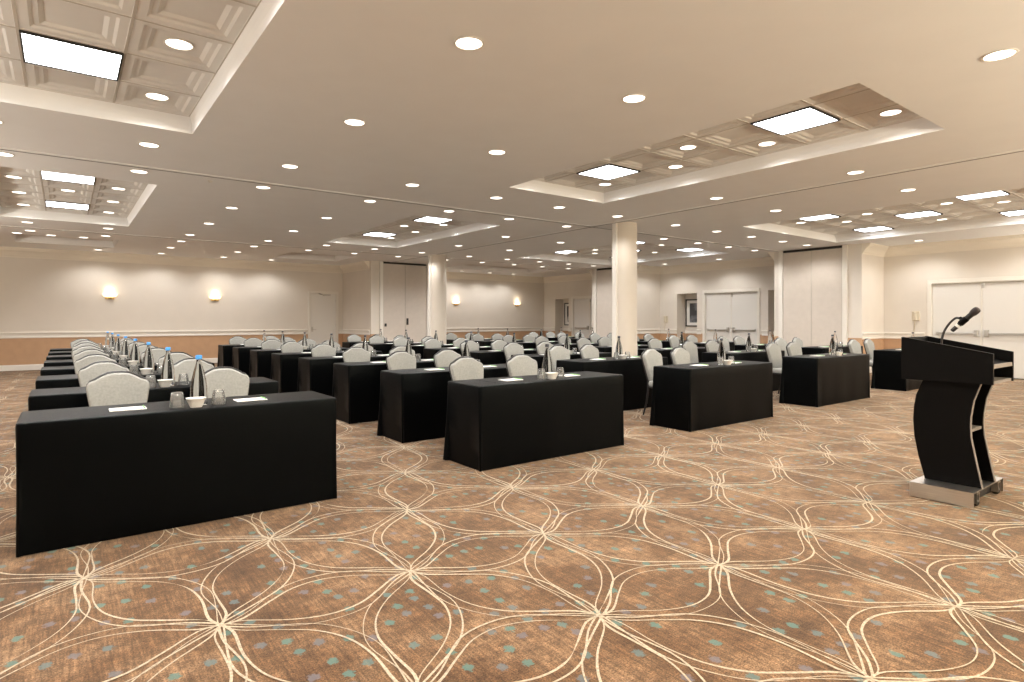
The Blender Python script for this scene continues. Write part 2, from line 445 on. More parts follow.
# crown, rails, baseboards
S1 = [(15.81, 6.53), (17.1, 6.53), (17.1, VN), (UL, VN), (UL, VF), (7.86, VF), (7.86, 18.02)]
S2 = [(10.0, 17.95), (10.0, VF), (17.1, VF), (17.1, 15.95), (15.81, 15.95)]
S3 = [(15.81, 13.82), (17.1, 13.82), (17.1, 8.80), (15.81, 8.80)]
CR = [(0, 2.97), (0.018, 2.97), (0.022, 3.00), (0.04, 3.02), (0.06, 3.06), (0.10, 3.11), (0.15, 3.15), (0.16, 3.18), (0.185, 3.185), (0.19, H), (0, H)]
RL = [(0, 0.85), (0.018, 0.85), (0.022, 0.875), (0.012, 0.90), (0.014, 0.955), (0.032, 0.97), (0.034, 1.005), (0.014, 1.015), (0, 1.015)]
BB = [(0, 0.0), (0.016, 0.0), (0.016, 0.125), (0.008, 0.15), (0, 0.15)]
bm = bmesh.new()
for s in (S1, S2, S3): sweep(bm, s, CR)
struct(link('trim_crown', bm, M['crown']))
LOW = [[(15.81, 6.53), (17.1, 6.53), (17.1, 5.60)], [(17.1, 3.34), (17.1, VN), (UL, VN), (UL, VF), (6.62, VF)], [(7.70, VF), (7.86, VF), (7.86, 18.0)],
       [(10.0, 17.95), (10.0, VF), (17.1, VF), (17.1, 19.52)], [(17.1, 18.66), (17.1, 18.51)], [(17.1, 16.36), (17.1, 15.95), (15.81, 15.95)],
       [(15.81, 13.82), (17.1, 13.82), (17.1, 13.08)], [(17.1, 12.26), (17.1, 12.09)], [(17.1, 9.92), (17.1, 9.72)], [(17.1, 8.86), (17.1, 8.80), (15.81, 8.80)]]
bm = bmesh.new()
for s in LOW: sweep(bm, s, RL)
struct(link('trim_chair_rail', bm, M['trim']))
bm = bmesh.new()
for s in LOW: sweep(bm, s, BB)
struct(link('baseboard_room', bm, M['trim']))

# partition tracks in the ceiling
def track(axis, pos, a0, a1):
    bm = bmesh.new()
    def bx(d0, d1, z0, z1, mi):
        if axis == 'u': box(bm, a0, a1, pos + d0, pos + d1, z0, z1, mi)
        else: box(bm, pos + d0, pos + d1, a0, a1, z0, z1, mi)
    bx(-0.085, -0.012, H - 0.007, H + 0.01, 0); bx(0.012, 0.085, H - 0.007, H + 0.01, 0); bx(-0.012, 0.012, H - 0.0085, H + 0.01, 1)
    return struct(link('trim_partition_track', bm, [M['ceiling'], M['dark']]))
track('u', 8.66, UL, 15.8); track('u', 15.72, UL, 15.8); track('v', 8.57, VN, 17.9)

# columns (round, with a partition jamb on the side)
def pillar(u, v):
    bm = bmesh.new(); r = 0.245
    lathe(bm, [(r, 0), (r, H)], 48, (u, v, 0))
    o = struct(link('column', bm, M['column'], smooth=True))
    bm = bmesh.new()
    du, dv = -0.80, 0.60
    # jamb strip
    lathe(bm, [(r + 0.012, 0), (r + 0.012, 0.14), (r + 0.004, 0.155), (r, 0.155)], 48, (u, v, 0))
    link('column_base', bm, M['trim'], parent=o)
    bm = bmesh.new(); box(bm, u - 0.285, u - 0.20, v - 0.04, v + 0.06, 0, H - 0.012, bevel=0.004)
    link('partition_jamb', bm, M['trim'], parent=o)
pillar(8.85, 8.03); pillar(8.72, 15.13)

# doors
def push_bar(par, axis_pts, z=1.0):
    pass
def double_door(k, v0, v1, hardware):
    d = struct(empty('door_%d' % k, (UR, (v0 + v1) / 2, 0)))
    hw = (v1 - v0) / 2
    bm = bmesh.new()
    for s in (-1, 1):
        y0, y1 = sorted((s * (hw - 0.085), s * hw))
        box(bm, -0.03, 0.02, y0, y1, 0, DH + 0.09, bevel=0.006)
    box(bm, -0.03, 0.02, -hw + 0.085, hw - 0.085, DH - 0.01, DH + 0.09, bevel=0.006)
    for s in (-1, 1):      # stops
        y0, y1 = sorted((s * (hw - 0.085), s * (hw - 0.071))); box(bm, 0.02, 0.12, y0, y1, 0, DH - 0.01)
    box(bm, 0.02, 0.12, -hw + 0.07, hw - 0.07, DH - 0.03, DH - 0.011)
    link('door_frame', bm, M['trim'], parent=d)
    for s in (-1, 1):
        bm = bmesh.new(); y0, y1 = sorted((s * 0.022, s * (hw - 0.09)))
        box(bm, 0.05, 0.095, y0, y1, 0.012, DH - 0.035, bevel=0.003)
        lf = link('door_leaf', bm, M['door'], parent=d)
        bm = bmesh.new()
        ym = s * 0.10
        box(bm, -0.01, 0.05, *sorted((s * 0.06, s * 0.14)), 0.94, 1.10, bevel=0.008)
        box(bm, -0.012, 0.02, *sorted((s * 0.13, s * (hw - 0.22))), 0.985, 1.035, bevel=0.006)
        box(bm, -0.005, 0.05, *sorted((s * (hw - 0.22), s * (hw - 0.17))), 0.975, 1.045, bevel=0.005)
        link('push_bar', bm, M['chrome'], parent=lf)
    bm = bmesh.new(); box(bm, 0.045, 0.10, -0.018, 0.018, 0.012, DH - 0.035)
    link('centre_mullion', bm, M['trim'], parent=d)
    bm = bmesh.new(); box(bm, 0.02, 0.06, -0.055, 0.0, DH - 0.16, DH - 0.035, bevel=0.006)
    link('door_closer', bm, M['chrome'], parent=d)
    return d
for k, (a, b) in enumerate(DOORS): double_door(k + 2, a, b, True)
d1 = struct(empty('door_1', (7.16, VF, 0)))
bm = bmesh.new()
for s in (-1, 1): box(bm, *sorted((s * 0.45, s * 0.53)), -0.025, 0.02, 0, 2.32, bevel=0.005)
box(bm, -0.45, 0.45, -0.025, 0.02, 2.235, 2.32, bevel=0.005)
link('door_frame', bm, M['trim'], parent=d1)
bm = bmesh.new(); box(bm, -0.448, 0.448, 0.01, 0.055, 0.01, 2.232, bevel=0.003)
lf = link('door_leaf', bm, M['door'], parent=d1)
bm = bmesh.new(); box(bm, -0.40, -0.35, -0.005, 0.012, 0.93, 1.10, bevel=0.004); tube(bm, [(-0.375, 0.0, 1.0), (-0.375, -0.05, 1.0), (-0.26, -0.055, 1.0)], 0.011)
link('lever_handle', bm, M['chrome'], parent=lf)
bm = bmesh.new(); box(bm, 0.0, 0.24, -0.06, -0.02, 2.165, 2.225, bevel=0.006); tube(bm, [(0.03, -0.06, 2.2), (-0.10, -0.20, 2.21), (-0.16, -0.025, 2.245)], 0.012)
link('door_closer', bm, M['chrome'], parent=d1)
for z in (0.3, 1.15, 2.0):
    bm = bmesh.new(); tube(bm, [(0.449, 0.0, z - 0.05), (0.449, 0.0, z + 0.05)], 0.009); link('hinge', bm, M['chrome'], parent=lf)

# partition panels stored in the wall pockets + jamb posts
def panel_stack(axis, pos, a0, a1, where, sign, latch):
    """two panels side by side, standing just proud of the pier face; sign = direction the face looks"""
    n = 2; w = (a1 - a0) / n
    for i in range(n):
        p0, p1 = a0 + i * w + 0.006, a0 + (i + 1) * w - 0.006
        root = empty('partition_panel', (0, 0, 0))
        def bx(bm, d0, d1, q0, q1, z0, z1, **kw):
            D = sorted((pos + sign * d0, pos + sign * d1))
            if axis == 'v': box(bm, D[0], D[1], q0, q1, z0, z1, **kw)
            else: box(bm, q0, q1, D[0], D[1], z0, z1, **kw)
        mid = (p0 + p1) / 2
        root.location = (pos, mid, 0) if axis == 'v' else (mid, pos, 0)
        inv = Matrix.Translation(-Vector(root.location))
        bm = bmesh.new(); bx(bm, 0.006, 0.05, p0, p1, 0.02, H - 0.065, bevel=0.004)
        bm.transform(inv); link('panel_face', bm, M['panel'], parent=root)
        bm = bmesh.new()
        bx(bm, 0.004, 0.054, p0 - 0.004, p0 + 0.008, 0.02, H - 0.065); bx(bm, 0.004, 0.054, p1 - 0.008, p1 + 0.004, 0.02, H - 0.065)
        bm.transform(inv); link('edge_trim', bm, M['chrome'] if False else M['grid'], parent=root)
        bm = bmesh.new(); bx(bm, 0.010, 0.046, p0, p1, 0.0, 0.02)
        bm.transform(inv); link('floor_seal', bm, M['dark'], parent=root)
        if latch:
            bm = bmesh.new(); q = p0 + 0.07
            z = 1.17 if i == 0 else 1.28
            bx(bm, 0.05, 0.075, q - 0.035, q + 0.035, z - (0.05 if i == 0 else 0.11), z + (0.05 if i == 0 else 0.11), bevel=0.008)
            bm.transform(inv); link('latch', bm, M['dark'], parent=root)
        tag(root, 'tall flat folding-partition panel, %s of the pair stored %s' % (('left' if (i == 0) == (axis == 'u') else 'right'), where), 'partition panel', 'stored partition panels')
    bm = bmesh.new()
    if axis == 'v': box(bm, *sorted((pos, pos + sign * 0.05)), a0, a1, H - 0.06, H - 0.001)
    else: box(bm, a0, a1, *sorted((pos, pos + sign * 0.05)), H - 0.06, H - 0.001)
    struct(link('trim_pocket_head', bm, M['dark']))
    bm = bmesh.new()
    for q0, q1 in ((a0 - 0.12, a0 - 0.008), (a1 + 0.008, a1 + 0.12)):
        D = sorted((pos, pos + sign * 0.075))
        if axis == 'v': box(bm, D[0], D[1], q0, q1, 0, H - 0.001, bevel=0.004)
        else: box(bm, q0, q1, D[0], D[1], 0, H - 0.001, bevel=0.004)
    struct(link('trim_pocket_jamb', bm, M['trim']))
panel_stack('v', 15.80, 6.97, 8.52, 'beside the wall with the ivory phone', -1, False)
panel_stack('v', 15.80, 14.08, 15.66, 'behind the nearest column', -1, False)
panel_stack('u', 17.90, 8.26, 9.83, 'left of the farther column', -1, True)

# wall sconces
def sconce():
    root = empty('wall_sconce')
    bm = bmesh.new()
    seg = 20
    prof = [(0.03, 0.0), (0.10, 0.010), (0.150, 0.035), (0.172, 0.07), (0.180, 0.105)]
    rings = [[bm.verts.new((r * math.cos(PI * k / seg), -r * 0.62 * math.sin(PI * k / seg) - 0.004, z)) for k in range(seg + 1)] for r, z in prof]
    for a, b in zip(rings, rings[1:]):
        for k in range(seg): bm.faces.new((a[k], a[k + 1], b[k + 1], b[k]))
    bmesh.ops.solidify(bm, geom=bm.faces[:], thickness=0.004)
    link('glass_bowl', bm, M['sconce'], parent=root, smooth=True)
    bm = bmesh.new()
    box(bm, -0.11, 0.11, -0.02, 0.0, -0.05, 0.03, bevel=0.006); lathe(bm, [(0, -0.045), (0.03, -0.04), (0.05, -0.02), (0.05, 0.0), (0.03, 0.012), (0, 0.012)], 16, (0, -0.045, 0))
    link('brass_base', bm, M['gold'], parent=root)
    l = bpy.data.lights.new('bulb', 'POINT'); l.energy = 1.6; l.color = (1.0, 0.80, 0.55); l.shadow_soft_size = 0.05
    lo = bpy.data.objects.new('bulb', l); COL.objects.link(lo); lo.parent = root; lo.location = (0, -0.09, 0.20)
    return root
s0 = sconce()
for k, (u, lab) in enumerate(((1.05, 'lit glass wall sconce on the back wall above the leftmost tables'), (3.76, 'lit glass wall sconce nearest the single white door'),
                              (12.52, 'lit glass wall sconce just right of the farther column'), (15.60, 'lit glass wall sconce near the far right corner'), (-1.68, 'lit glass wall sconce at the left edge of the back wall'))):
    s = s0 if k == 0 else copy_tree(s0)
    s.location = (u, VF, 1.97); tag(s, lab, 'wall light', 'wall sconces')

for u in (2.6, 5.6, 8.6, 11.6):  # unseen sconces with strong bulbs, added to brighten the ceiling near the camera
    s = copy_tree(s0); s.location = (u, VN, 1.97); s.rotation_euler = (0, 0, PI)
    tag(s, 'added unseen sconce lighting the ceiling, front wall behind the lectern, %s from the left wall' % ORD[(2.6, 5.6, 8.6, 11.6).index(u)], 'wall light', 'added front wall sconces')
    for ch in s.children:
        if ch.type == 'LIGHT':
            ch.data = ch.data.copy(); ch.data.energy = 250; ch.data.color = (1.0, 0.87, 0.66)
for k, v in enumerate((1.5, 5.5, 9.5, 13.5)):  # extra sconces outside the view, added as uplight for the left and far ceiling
    s = copy_tree(s0); s.location = (UL, v, 1.97); s.rotation_euler = (0, 0, PI / 2)
    tag(s, 'added unseen sconce lighting the ceiling from the left wall, %s from the front' % ORD[k], 'wall light', 'added left wall sconces')
    for ch in s.children:
        if ch.type == 'LIGHT':
            ch.data = ch.data.copy(); ch.data.energy = (70, 95, 135, 115)[k]; ch.data.color = (1.0, 0.92, 0.82)

for k, v in enumerate((-0.6, 1.9)):  # two more out-of-view sconces, added to lift the right-hand ceiling
    s = copy_tree(s0); s.location = (UR, v, 1.97); s.rotation_euler = (0, 0, -PI / 2)
    tag(s, 'added unseen sconce lighting the ceiling from the right wall, %s from the front corner' % ORD[k], 'wall light', 'added right wall sconces')
    for ch in s.children:
        if ch.type == 'LIGHT':
            ch.data = ch.data.copy(); ch.data.energy = 110; ch.data.color = (1.0, 0.90, 0.76)

# pictures
def picture(k, v0, v1, z0, z1, art, lab):
    u = UR + 0.45
    root = empty('framed_picture', (u, (v0 + v1) / 2, z0))
    w, h = (v1 - v0) / 2, z1 - z0
    bm = bmesh.new(); t = 0.045
    box(bm, -0.03, -0.002, -w, -w + t, 0, h); box(bm, -0.03, -0.002, w - t, w, 0, h); box(bm, -0.03, -0.002, -w + t, w - t, 0, t); box(bm, -0.03, -0.002, -w + t, w - t, h - t, h)
    link('frame', bm, M['picframe'], parent=root)
    bm = bmesh.new(); box(bm, -0.016, -0.004, -w + t, w - t, t, h - t); link('mat_board', bm, M['matboard'], parent=root)
    bm = bmesh.new(); mm = 0.17; box(bm, -0.019, -0.0165, -w + mm, w - mm, mm * 0.85, h - mm * 0.85); link('print', bm, art, parent=root)
    tag(root, lab, 'picture')
picture(0, 12.22, 13.04, 1.10, 2.06, M['art'], 'framed dark slate print in the alcove left of the middle double doors')
picture(1, 18.62, 19.40, 1.10, 2.08, M['art2'], 'framed black and white print in the farthest alcove')
picture(2, 8.60, 9.42, 1.10, 2.06, M['art'], 'framed print in the shadowed alcove beside the stored partition panels')

# wall phones
def phone(v, z, lab):
    r = empty('wall_phone', (UR, v, z))
    bm = bmesh.new(); box(bm, -0.045, 0, -0.085, 0.085, -0.12, 0.12, bevel=0.012); link('body', bm, M['phone'], parent=r)
    bm = bmesh.new(); box(bm, -0.085, -0.047, -0.03, 0.03, -0.10, 0.10, bevel=0.014); link('handset', bm, M['phone'], parent=r)
    bm = bmesh.new()
    pts = [(-0.03 + 0.01 * math.cos(k * 1.9), 0.02 + 0.010 * math.sin(k * 1.9) + 0.03 * (k / 60), -0.12 - 0.30 * k / 60) for k in range(61)]
    tube(bm, pts, 0.006, 6); link('coiled_cord', bm, M['phone'], parent=r)
    tag(r, lab, 'phone')
phone(5.79, 1.43, 'ivory wall phone with hanging cord beside the right double doors')
phone(13.55, 1.36, 'small wall phone with hanging cord left of the slate print alcove')

# ------------------------------------------------------------------ ceiling lights
ORD = ['first', 'second', 'third', 'fourth', 'fifth', 'sixth', 'seventh', 'eighth', 'ninth', 'tenth', 'eleventh', 'twelfth', 'thirteenth', 'fourteenth']
SPOT_W = 62.0
def downlight(r=0.090):
    root = empty('recessed_downlight')
    bm = bmesh.new()
    lathe(bm, [(r + 0.016, -0.001), (r + 0.016, -0.005), (r + 0.004, -0.007), (r, -0.004), (r, 0.012)], 28)
    link('trim_ring', bm, M['trim'], parent=root, smooth=True)
    bm = bmesh.new(); lathe(bm, [(r - 0.001, -0.0015), (0, -0.003)], 28); link('lens', bm, M['lens'], parent=root)
    l = bpy.data.lights.new('beam', 'SPOT'); l.energy = SPOT_W; l.color = (1.0, 0.955, 0.915); l.spot_size = math.radians(146); l.spot_blend = 0.6; l.shadow_soft_size = 0.09
    lo = bpy.data.objects.new('beam', l); COL.objects.link(lo); lo.parent = root; lo.location = (0, 0, -0.02)
    return root
D0 = downlight()
first = [True]
def place_down(u, v, z, label, group):
    d = D0 if first[0] else copy_tree(D0)
    first[0] = False
    d.location = (u, v, z); tag(d, label, 'ceiling light', group)
ROWS = {1.29: [0.75, 2.23, 3.9, 5.35, 8.1],
        3.43: [2.22, 3.90, 8.12, 9.83, 16.25],
        5.46: [2.23, 3.91, 8.11, 9.85, 16.27],
        7.50: [-0.56, 0.74, 2.23, 3.91, 5.36, 6.66, 8.08, 9.76, 11.15, 12.49, 13.85, 15.01],
        8.92: [-0.55, 0.77, 2.28, 3.90, 5.36, 6.67, 8.12, 9.76, 11.17, 12.47, 13.78, 15.02],
        10.87: [2.27, 3.90, 8.03, 9.70, 16.28],
        12.90: [2.28, 3.91, 8.04, 9.66, 16.21],
        14.85: [-0.56, 0.74, 2.25, 3.91, 5.32, 6.62, 8.04, 9.62, 11.03, 12.34, 13.62, 14.79],
        16.18: [-0.56, 0.76, 2.26, 3.91, 5.30, 6.60, 7.96, 9.61, 10.99, 12.31, 13.56, 14.82],
        17.78: [2.24, 3.87],
        19.50: [0.75, 2.22, 3.85, 5.23, 11.0, 12.3, 13.6, 14.8]}
rn = {1.29: 'nearest', 19.50: 'farthest'}
for ri, (v, us) in enumerate(sorted(ROWS.items())):
    for i, u in enumerate(us):
        place_down(u, v, H, 'round ceiling downlight, %s from the left in the %s row from the front' % (ORD[i], ORD[ri]), 'downlights in the flat ceiling')
for u in (-0.81, -0.22, 0.37):
    k = (-0.81, -0.22, 0.37).index(u)
    place_down(u, 16.80, H, 'round ceiling downlight, %s of three along the far left ceiling recess' % ORD[k], 'downlights by the far recess')
TN = {0: 'near left', 1: 'near middle', 2: 'near right', 3: 'far left', 4: 'far middle', 5: 'far right'}
troff = []
def tray_down(k, spots):
    for n, (i, j) in enumerate(spots):
        cx, cy, pu, pv = tile_center(k, i, j)
        nu, nv = TRAYS[k][4], TRAYS[k][5]
        place_down(cx, cy, TZ + 0.035, 'round downlight in the %s ceiling tray, tile %s from front, %s from left' % (TN[k], ORD[j], ORD[i]), 'downlights in the ceiling trays')
def tri(k): tray_down(k, [(2, 6), (2, 4), (2, 2), (2, 0), (0, 6), (0, 4), (0, 2), (0, 0), (1, 3)])
for k in (0, 1, 3, 4): tri(k)
for k in (2, 5): tray_down(k, [(2, 6), (2, 4), (2, 2), (2, 0), (3, 5), (3, 1), (5, 3), (0, 6), (0, 2)])
def troffer():
    root = empty('ceiling_panel_light')
    bm = bmesh.new(); w = 0.312; f = 0.013
    for s in (-1, 1):
        box(bm, -w, w, *sorted((s * (w - f), s * w)), -0.014, 0.03); box(bm, *sorted((s * (w - f), s * w)), -w + f, w - f, -0.014, 0.03)
    link('frame', bm, M['dark'], parent=root)
    bm = bmesh.new(); w2 = w - f; box(bm, -w2, w2, -w2, w2, -0.006, 0.01); link('diffuser', bm, M['troffer'], parent=root)
    return root
T0 = troffer(); fl = [True]
for k, spots in ((0, ((1, 5), (1, 1))), (1, ((1, 5), (1, 1))), (3, ((1, 5), (1, 1))), (4, ((1, 5), (1, 1))), (2, ((1, 5), (5, 5), (3, 3), (1, 1), (5, 1))), (5, ((1, 5), (5, 5), (3, 3), (1, 1), (5, 1)))):
    for i, j in spots:
        cx, cy, _, _ = tile_center(k, i, j)
        t = T0 if fl[0] else copy_tree(T0); fl[0] = False
        t.location = (cx, cy, TZ - 0.002)
        pos = {(1, 5): 'farther', (1, 1): 'nearer'}.get((i, j), '') if k not in (2, 5) else {(1, 5): 'far left', (5, 5): 'far right', (3, 3): 'middle', (1, 1): 'near left', (5, 1): 'near right'}[(i, j)]
        tag(t, 'bright square panel light, the %s one in the %s ceiling tray' % (pos, TN[k]), 'ceiling light', 'square panel lights')
# small sprinkler
bm = bmesh.new(); lathe(bm, [(0, -0.02), (0.02, -0.018), (0.022, -0.012), (0.01, -0.008), (0.035, -0.002), (0.035, 0.0)], 16)
tag(link('fire_sprinkler', bm, M['trim'], loc=(1.6, 8.95, H)), 'small white sprinkler head on the ceiling over the leftmost tables', 'sprinkler')

# ------------------------------------------------------------------ tables
TL, TD = 1.83, 0.56
def cloth_outline(off, flare, corner_r=0.03):
    """rounded rectangle around the table, counter-clockwise; flare swells the corners"""
    pts = []
    x0, x1, y0, y1 = 0, TL, 0, TD
    def arc(cx, cy, a0):
        for k in range(7):
            a = a0 + PI / 2 * k / 6
            w = math.sin(PI * k / 6)
            r = corner_r + off + flare * w * (1.0 if cx < 0.5 * TL and cy > 0.5 * TD else 0.35)
            pts.append((cx + r * math.cos(a), cy + r * math.sin(a)))
    def edge(p, q, n):
        for k in range(1, n): pts.append((p[0] + (q[0] - p[0]) * k / n, p[1] + (q[1] - p[1]) * k / n))
    c = corner_r
    arc(x1 - c, y0 + c, -PI / 2); edge((x1 + off, y0 + c), (x1 + off, y1 - c), 3)
    arc(x1 - c, y1 - c, 0); edge((x1 - c, y1 + off), (x0 + c, y1 + off), 12)
    arc(x0 + c, y1 - c, PI / 2); edge((x0 - off, y1 - c), (x0 - off, y0 + c), 3)
    arc(x0 + c, y0 + c, PI); edge((x0 + c, y0 - off), (x1 - c, y0 - off), 12)
    return pts
def make_table():
    root = empty('draped_table')
    bm = bmesh.new()
    rings = []
    levels = [(TH - 0.012, 0.004), (TH - 0.03, 0.006)] + [(TH * (1 - t) + 0.004 * t, 0.006 - 0.016 * t) for t in (0.15, 0.3, 0.45, 0.6, 0.75, 0.88, 1.0)]
    for z, off in levels:
        t = 1 - z / TH
        ol = cloth_outline(off, 0.060 * t ** 1.4)
        n = len(ol); ring = []
        for k, (x, y) in enumerate(ol):
            cx, cy = x - TL / 2, y - TD / 2
            wv = 0.006 * t * math.sin(k * 1.7) + 0.004 * t * math.sin(k * 0.63 + 1)
            l = math.hypot(cx, cy)
            ring.append(bm.verts.new((x, y + (wv if abs(cy) > TD / 2 - 0.01 else 0), z)))
        rings.append(ring)
    for a, b in zip(rings, rings[1:]):
        for k in range(len(a)): bm.faces.new((a[k], b[k], b[(k + 1) % len(a)], a[(k + 1) % len(a)]))
    link('cloth_skirt', bm, M['cloth'], parent=root, smooth=True)
    bm = bmesh.new(); rings = []
    for z, off in ((TH - 0.0125, 0.0045), (TH - 0.005, 0.002), (TH - 0.001, -0.005), (TH, -0.014)):
        rings.append([bm.verts.new((x, y, z)) for x, y in cloth_outline(off, 0)])
    for a, b in zip(rings, rings[1:]):
        for k in range(len(a)): bm.faces.new((a[k], a[(k + 1) % len(a)], b[(k + 1) % len(a)], b[k]))
    bm.faces.new(rings[-1])
    # pressed fold crease across the top near one end
    box(bm, 0.268, 0.272, 0.02, TD - 0.02, TH - 0.001, TH + 0.0012)
    link('cloth_top', bm, M['clothtop'], parent=root, smooth=True)
    return root

# ------------------------------------------------------------------ chairs (local: faces -Y, origin under the seat)
def back_outline(grow=0.0, n=8):
    # half outline from bottom to the crown, mirrored
    half = [(0.150, 0.47), (0.165, 0.55), (0.183, 0.65), (0.199, 0.745), (0.206, 0.795), (0.203, 0.828), (0.188, 0.848), (0.150, 0.862), (0.112, 0.886), (0.070, 0.906), (0.028, 0.912)]
    pts = [(x - (0.009 if grow and z < 0.86 else 0), z + (grow if z > 0.84 else 0)) for x, z in half]
    return pts + [(-x, z) for x, z in reversed(pts)]
def tilt(y, z): return y + 0.20 * (z - 0.47)      # backrest leans back
def make_chair():
    root = empty('banquet_chair')
    # seat cushion
    bm = bmesh.new()
    ol = []
    W0, W1, D = 0.225, 0.20, 0.43
    for cx, cy, a0 in ((W0 - 0.05, -0.22 + 0.06, -PI / 2), (W1 - 0.04, 0.21 - 0.04, 0), (-W1 + 0.04, 0.21 - 0.04, PI / 2), (-W0 + 0.05, -0.22 + 0.06, PI)):
        r = 0.05 if cy < 0 else 0.04
        for k in range(6):
            a = a0 + PI / 2 * k / 5; ol.append((cx + r * math.cos(a), cy + r * math.sin(a)))
    rings = []
    for z, s in ((0.405, 0.94), (0.412, 0.985), (0.43, 1.0), (0.455, 1.0), (0.472, 0.97), (0.482, 0.86), (0.486, 0.6)):
        rings.append([bm.verts.new((x * s, y * s, z)) for x, y in ol])
    for a, b in zip(rings, rings[1:]):
        for k in range(len(a)): bm.faces.new((a[k], a[(k + 1) % len(a)], b[(k + 1) % len(a)], b[k]))
    bm.faces.new(rings[-1]); bm.faces.new(rings[0][::-1])
    link('seat', bm, M['fabric'], parent=root, smooth=True)
    # backrest cushion
    bm = bmesh.new(); out = back_outline(); cz = 0.70
    rings = []
    for y, s in ((0.0, 0.86), (-0.012, 0.95), (-0.006 + 0.012, 1.0), (0.03, 1.0), (0.042, 0.97), (0.046, 0.85)):
        rings.append([bm.verts.new((x * s, tilt(0.185 + y, z), cz + (z - cz) * s)) for x, z in out])
    # front is the domed side
    rings[0], rings[1] = rings[0], rings[1]
    for r_, dy in ((rings[0], -0.018), (rings[1], 0.0)):
        for v in r_: v.co.y += dy
    for a, b in zip(rings, rings[1:]):
        for k in range(len(a)): bm.faces.new((a[k], a[(k + 1) % len(a)], b[(k + 1) % len(a)], b[k]))
    bm.faces.new(rings[0]); bm.faces.new(rings[-1])
    link('backrest', bm, M['fabric'], parent=root, smooth=True)
    # black frame around the back, running down into the rear legs
    bm = bmesh.new(); o2 = back_outline(0.003)
    tube(bm, [(x, tilt(0.236, z), z) for x, z in o2], 0.012, 8)
    link('back_frame', bm, M['frame'], parent=root, smooth=True)
    bm = bmesh.new(); box(bm, -0.20, 0.20, -0.19, 0.20, 0.385, 0.408, bevel=0.006)
    link('seat_frame', bm, M['frame'], parent=root)
    for s in (-1, 1):
        bm = bmesh.new(); tube(bm, [(s * 0.185, -0.17, 0.39), (s * 0.20, -0.19, 0.2), (s * 0.21, -0.205, 0.0)], [0.014, 0.013, 0.011]); link('leg', bm, M['frame'], parent=root, smooth=True)
        bm = bmesh.new(); tube(bm, [(s * 0.150, tilt(0.236, 0.47), 0.47), (s * 0.165, 0.222, 0.36), (s * 0.185, 0.235, 0.18), (s * 0.19, 0.285, 0.0)], [0.013, 0.014, 0.013, 0.011]); link('leg', bm, M['frame'], parent=root, smooth=True)
    return root

# ------------------------------------------------------------------ table settings
def make_bottle(cap):
    root = empty('water_bottle')
    bm = bmesh.new()
    lathe(bm, [(0, 0.0), (0.047, 0.0), (0.053, 0.006), (0.053, 0.070), (0.0515, 0.115), (0.0455, 0.168), (0.034, 0.222), (0.022, 0.264), (0.016, 0.285), (0.016, 0.308), (0, 0.308)], 24)
    link('glass_body', bm, M['bottle'], parent=root, smooth=True)
    bm = bmesh.new()
    lathe(bm, [(0.0, 0.3085), (0.0175, 0.3085), (0.021, 0.311), (0.021, 0.332), (0.017, 0.337), (0, 0.338)], 16)
    link('cap', bm, cap, parent=root, smooth=True)
    return root
def make_tumbler():
    root = None
    bm = bmesh.new()
    # upturned: mouth on the table, closed base on top
    lathe(bm, [(0.044, 0.0), (0.0455, 0.004), (0.040, 0.06), (0.034, 0.098), (0.030, 0.102), (0, 0.102), (0, 0.090), (0.029, 0.088), (0.0315, 0.082), (0.037, 0.05), (0.042, 0.004)], 20, close=False)
    bmesh.ops.remove_doubles(bm, verts=bm.verts[:], dist=1e-6)
    return link('tumbler', bm, M['tumbler'], smooth=True)
def make_bowl():
    root = empty('mint_bowl')
    bm = bmesh.new()
    # square flared china dish
    def sq(r, z):
        out = []
        for k in range(16):
            a = 2 * PI * (k + 0.5) / 16
            m = max(abs(math.cos(a)), abs(math.sin(a))) ** 0.75
            out.append(bm.verts.new((r * math.cos(a) / m, r * math.sin(a) / m, z)))
        return out
    rings = [sq(r, z) for r, z in ((0.034, 0.0), (0.036, 0.004), (0.045, 0.03), (0.056, 0.058), (0.059, 0.060), (0.056, 0.056), (0.042, 0.03), (0.034, 0.012))]
    for a, b in zip(rings, rings[1:]):
        for k in range(16): bm.faces.new((a[k], a[(k + 1) % 16], b[(k + 1) % 16], b[k]))
    bm.faces.new(rings[0][::-1]); bm.faces.new(rings[-1])
    link('dish', bm, M['china'], parent=root, smooth=True)
    bm = bmesh.new()
    rr = random.Random(3)
    for k in range(9):
        a = k * 2.4; r = 0.010 + 0.025 * math.sqrt(k / 9)
        bmesh.ops.create_icosphere(bm, subdivisions=1, radius=0.013, matrix=Matrix.Translation((r * math.cos(a), r * math.sin(a), 0.035 + rr.uniform(0, 0.012))) @ Matrix.Diagonal((1.2, 1, 0.7, 1)))
    o = link('mints', bm, M['candy'], parent=root, smooth=True); o['kind'] = 'stuff'
    return root
def make_pad():
    root = empty('notepad')
    bm = bmesh.new(); box(bm, -0.10, 0.10, -0.07, 0.07, 0.0, 0.006, bevel=0.0015); link('paper_pad', bm, M['paper'], parent=root)
    bm = bmesh.new(); tube(bm, [(0.088, -0.065, 0.0105), (0.088, 0.06, 0.0105)], 0.0045, 8); tube(bm, [(0.088, 0.06, 0.0105), (0.088, 0.072, 0.0105)], [0.0045, 0.001], 8)
    link('pen', bm, M['green'], parent=root)
    return root

